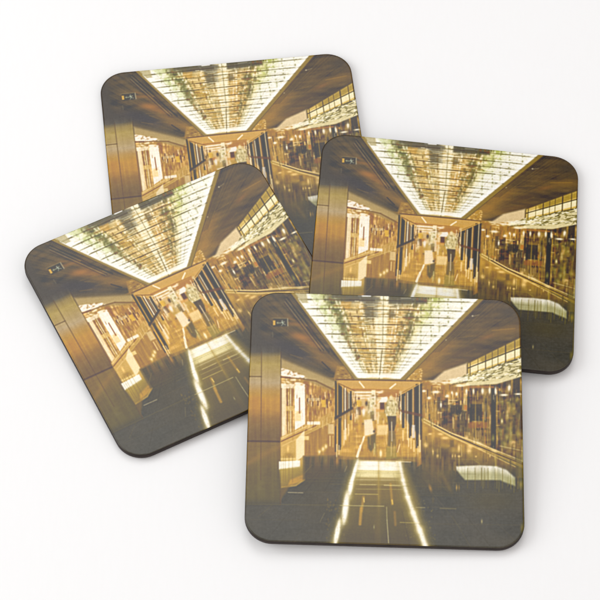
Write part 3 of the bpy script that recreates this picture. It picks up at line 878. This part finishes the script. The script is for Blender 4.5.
def mat_print():
    m, N, L, b = new_mat('glossy_print')
    a = N.new('ShaderNodeAttribute'); a.attribute_name = 'ink'
    L.new(a.outputs['Color'], b.inputs['Base Color'])
    b.inputs['Roughness'].default_value = .23
    b.inputs['IOR'].default_value = 1.5
    tc = N.new('ShaderNodeTexCoord')
    nz = N.new('ShaderNodeTexNoise'); nz.inputs['Scale'].default_value = 900; nz.inputs['Detail'].default_value = 3
    L.new(tc.outputs['Object'], nz.inputs['Vector'])
    n2 = N.new('ShaderNodeTexNoise'); n2.inputs['Scale'].default_value = 55; n2.inputs['Detail'].default_value = 2
    L.new(tc.outputs['Object'], n2.inputs['Vector'])
    mr = N.new('ShaderNodeMapRange'); mr.inputs['To Min'].default_value = .14; mr.inputs['To Max'].default_value = .20
    L.new(n2.outputs['Fac'], mr.inputs['Value']); L.new(mr.outputs['Result'], b.inputs['Roughness'])
    bp = N.new('ShaderNodeBump'); bp.inputs['Strength'].default_value = .12; bp.inputs['Distance'].default_value = .00004
    L.new(nz.outputs['Fac'], bp.inputs['Height']); L.new(bp.outputs['Normal'], b.inputs['Normal'])
    return m


def mat_board():
    m, N, L, b = new_mat('dark_hardboard')
    tc = N.new('ShaderNodeTexCoord')
    mp = N.new('ShaderNodeMapping'); mp.inputs['Scale'].default_value = (300, 300, 1500)
    nz = N.new('ShaderNodeTexNoise'); nz.inputs['Scale'].default_value = 1; nz.inputs['Detail'].default_value = 4
    L.new(tc.outputs['Object'], mp.inputs['Vector']); L.new(mp.outputs['Vector'], nz.inputs['Vector'])
    cr = N.new('ShaderNodeValToRGB')
    cr.color_ramp.elements[0].position = .3; cr.color_ramp.elements[0].color = (.006, .003, .002, 1)
    cr.color_ramp.elements[1].position = .75; cr.color_ramp.elements[1].color = (.026, .013, .009, 1)
    L.new(nz.outputs['Fac'], cr.inputs['Fac']); L.new(cr.outputs['Color'], b.inputs['Base Color'])
    b.inputs['Roughness'].default_value = .6
    b.inputs['Specular IOR Level'].default_value = .25
    bp = N.new('ShaderNodeBump'); bp.inputs['Strength'].default_value = .8; bp.inputs['Distance'].default_value = .00018
    L.new(nz.outputs['Fac'], bp.inputs['Height']); L.new(bp.outputs['Normal'], b.inputs['Normal'])
    return m


def mat_table():
    m, N, L, b = new_mat('white_painted_surface')
    tc = N.new('ShaderNodeTexCoord')
    mp = N.new('ShaderNodeMapping'); mp.inputs['Scale'].default_value = (700, 110, 110)
    nz = N.new('ShaderNodeTexNoise'); nz.inputs['Scale'].default_value = 1; nz.inputs['Detail'].default_value = 4
    L.new(tc.outputs['Object'], mp.inputs['Vector']); L.new(mp.outputs['Vector'], nz.inputs['Vector'])
    cr = N.new('ShaderNodeValToRGB')
    cr.color_ramp.elements[0].position = .25; cr.color_ramp.elements[0].color = (.880, .880, .880, 1)
    cr.color_ramp.elements[1].position = .75; cr.color_ramp.elements[1].color = (.888, .888, .890, 1)
    L.new(nz.outputs['Fac'], cr.inputs['Fac']); L.new(cr.outputs['Color'], b.inputs['Base Color'])
    b.inputs['Roughness'].default_value = .6
    bp = N.new('ShaderNodeBump'); bp.inputs['Strength'].default_value = .15; bp.inputs['Distance'].default_value = .00006
    L.new(nz.outputs['Fac'], bp.inputs['Height']); L.new(bp.outputs['Normal'], b.inputs['Normal'])
    return m


M_PRINT, M_BOARD, M_TABLE = mat_print(), mat_board(), mat_table()


# ------------------------------------------------------------------ geometry
def rounded_outline(half, rad, seg=14):
    pts = []
    for k, (sx, sy) in enumerate(((1, 1), (-1, 1), (-1, -1), (1, -1))):
        cx, cy = sx * (half - rad), sy * (half - rad)
        for i in range(seg + 1):
            a = math.radians(k * 90 + 90 * i / seg)
            pts.append((cx + rad * math.cos(a), cy + rad * math.sin(a)))
    return pts


def board_mesh():
    """solid hardboard tile with slightly rolled edges, its underside at z = 0"""
    bm = bmesh.new()
    prof = [(0.5, 0.0), (0.12, .12), (0.0, .4), (0.0, THICK - .45), (.05, THICK - .22), (.14, THICK - .16), (.5, THICK - .06)]
    rings = []
    for inset, z in prof:
        rings.append([bm.verts.new((x * MM, y * MM, z * MM)) for x, y in rounded_outline(SIDE / 2 - inset, RAD - inset)])
    n = len(rings[0])
    for a, b in zip(rings[:-1], rings[1:]):
        for i in range(n):
            f = bm.faces.new((a[i], a[(i + 1) % n], b[(i + 1) % n], b[i])); f.smooth = True
    bm.faces.new(list(reversed(rings[0])))
    bm.faces.new(rings[-1])
    me = bpy.data.meshes.new('board'); bm.to_mesh(me); bm.free()
    me.materials.append(M_BOARD)
    return me


def print_mesh():
    """the printed face: a fine sheet carrying the ink colours, following the rounded outline"""
    N = 600
    half, rad = SIDE / 2 - .14, RAD - .14
    g = np.linspace(-half, half, N)
    u, v = np.meshgrid(g, g)
    cx = np.clip(u, -(half - rad), half - rad); cy = np.clip(v, -(half - rad), half - rad)
    dx, dy = u - cx, v - cy
    d = np.hypot(dx, dy)
    out = d > rad
    sc = np.where(out, rad / np.maximum(d, 1e-9), 1)
    u2, v2 = cx + dx * sc, cy + dy * sc
    idx = np.arange(N * N).reshape(N, N)
    q = np.stack([idx[:-1, :-1], idx[:-1, 1:], idx[1:, 1:], idx[1:, :-1]], -1).reshape(-1, 4)
    keep = ~out.ravel()[q].all(1)
    q = q[keep]
    used = np.zeros(N * N, bool); used[q.ravel()] = True
    remap = np.cumsum(used) - 1
    q = remap[q]
    uu, vv = u2.ravel()[used], v2.ravel()[used]
    edge = np.minimum(rad - np.hypot(uu - np.clip(uu, -(half - rad), half - rad), vv - np.clip(vv, -(half - rad), half - rad)), rad)
    z = THICK - .12 * np.exp(-edge / .12)
    co = np.stack([uu, vv, z], -1) * MM
    me = bpy.data.meshes.new('printed_top')
    me.vertices.add(len(co)); me.vertices.foreach_set('co', co.astype(np.float32).ravel())
    me.loops.add(len(q) * 4); me.loops.foreach_set('vertex_index', q.astype(np.int32).ravel())
    me.polygons.add(len(q))
    me.polygons.foreach_set('loop_start', np.arange(0, len(q) * 4, 4, dtype=np.int32))
    me.polygons.foreach_set('use_smooth', np.ones(len(q), bool))
    me.update(calc_edges=True)
    at = me.color_attributes.new('ink', 'FLOAT_COLOR', 'POINT')
    c = np.ones((len(co), 4), np.float32)
    c[:, :3] = sample_ink(uu, vv)
    at.data.foreach_set('color', c.ravel())
    me.materials.append(M_PRINT)
    me.validate()
    return me


LABELS = {
    'front': 'photo coaster lying on top of the others, nearest the camera, its whole picture uncovered',
    'right': 'square photo coaster at the right, its lower left covered by the frontmost coaster',
    'left': 'square photo coaster turned clockwise-down at the left, its lower right corner under the frontmost coaster',
    'back': 'photo coaster at the very back, bottom of the pile, only its upper half showing',
}
LABELS['left'] = 'most steeply slanted photo coaster, at the left, its right corner under the frontmost one'
GROUP = 'photo coasters fanned out in an overlapping pile'


def place(root, key):
    p = POSE[key]
    m = pose_matrix(p)
    base = Vector(p[:3]) + m @ Vector((0, 0, -THICK))
    root.matrix_world = Matrix.Translation(base * MM) @ m.to_4x4()
    root['label'] = LABELS[key]
    root['category'] = 'coaster'
    root['group'] = GROUP


first = bpy.data.objects.new('coaster', None)
first.empty_display_size = .02
COL.objects.link(first)
board = bpy.data.objects.new('board', board_mesh()); COL.objects.link(board); board.parent = first
top = bpy.data.objects.new('printed_top', print_mesh()); COL.objects.link(top); top.parent = first
place(first, 'front')
for key in ('right', 'left', 'back'):
    r = first.copy(); COL.objects.link(r)
    for ch in (board, top):
        c = ch.copy(); COL.objects.link(c); c.parent = r
    place(r, key)

# the white surface
bm = bmesh.new()
bmesh.ops.create_grid(bm, x_segments=8, y_segments=8, size=3.0)
me = bpy.data.meshes.new('tabletop_surface'); bm.to_mesh(me); bm.free()
me.materials.append(M_TABLE)
tab = bpy.data.objects.new('tabletop_surface', me); COL.objects.link(tab)
tab['kind'] = 'structure'


# ------------------------------------------------------------------ light: softboxes in a white studio
def softbox(name, loc, target, sx, sy, radiance, color=(1, 1, 1)):
    l = bpy.data.lights.new(name, 'AREA')
    l.shape = 'RECTANGLE'; l.size = sx; l.size_y = sy
    l.energy = radiance * math.pi * sx * sy
    l.color = color
    o = bpy.data.objects.new(name, l); COL.objects.link(o)
    o.location = loc
    o.rotation_euler = (Vector(target) - Vector(loc)).to_track_quat('-Z', 'Y').to_euler()
    return o


def at_angle(deg_y, deg_x, dist):
    a, b = math.radians(deg_y), math.radians(deg_x)
    return (dist * math.tan(b) * math.cos(a), dist * math.sin(a), dist * math.cos(a))


softbox('key_softbox', (-1.15, -.05, .80), (0, 0, 0), 1.0, .9, 2.9, (.94, .985, 1.0))
softbox('overhead_softbox', (-.07, 1.6 * math.sin(math.radians(25)), 1.6 * math.cos(math.radians(25))), (-.07, 0, 0), .80, .96, 2.05, (.98, .99, 1.0))
world = bpy.data.worlds.new('World'); scene.world = world
world.use_nodes = True
bg = world.node_tree.nodes['Background']
bg.inputs['Color'].default_value = (1.0, .962, .945, 1)
# the open, bright side of the studio is in front of the coasters, the darker one behind them
WN, WL = world.node_tree.nodes, world.node_tree.links
wt = WN.new('ShaderNodeTexCoord'); ws = WN.new('ShaderNodeSeparateXYZ'); wm = WN.new('ShaderNodeMapRange')
WL.new(wt.outputs['Generated'], ws.inputs['Vector']); WL.new(ws.outputs['Y'], wm.inputs['Value'])
wm.inputs['From Min'].default_value = -.8; wm.inputs['From Max'].default_value = .6
wm.inputs['To Min'].default_value = 1.32; wm.inputs['To Max'].default_value = .30
WL.new(wm.outputs['Result'], bg.inputs['Strength'])

scene.render.engine = 'CYCLES'
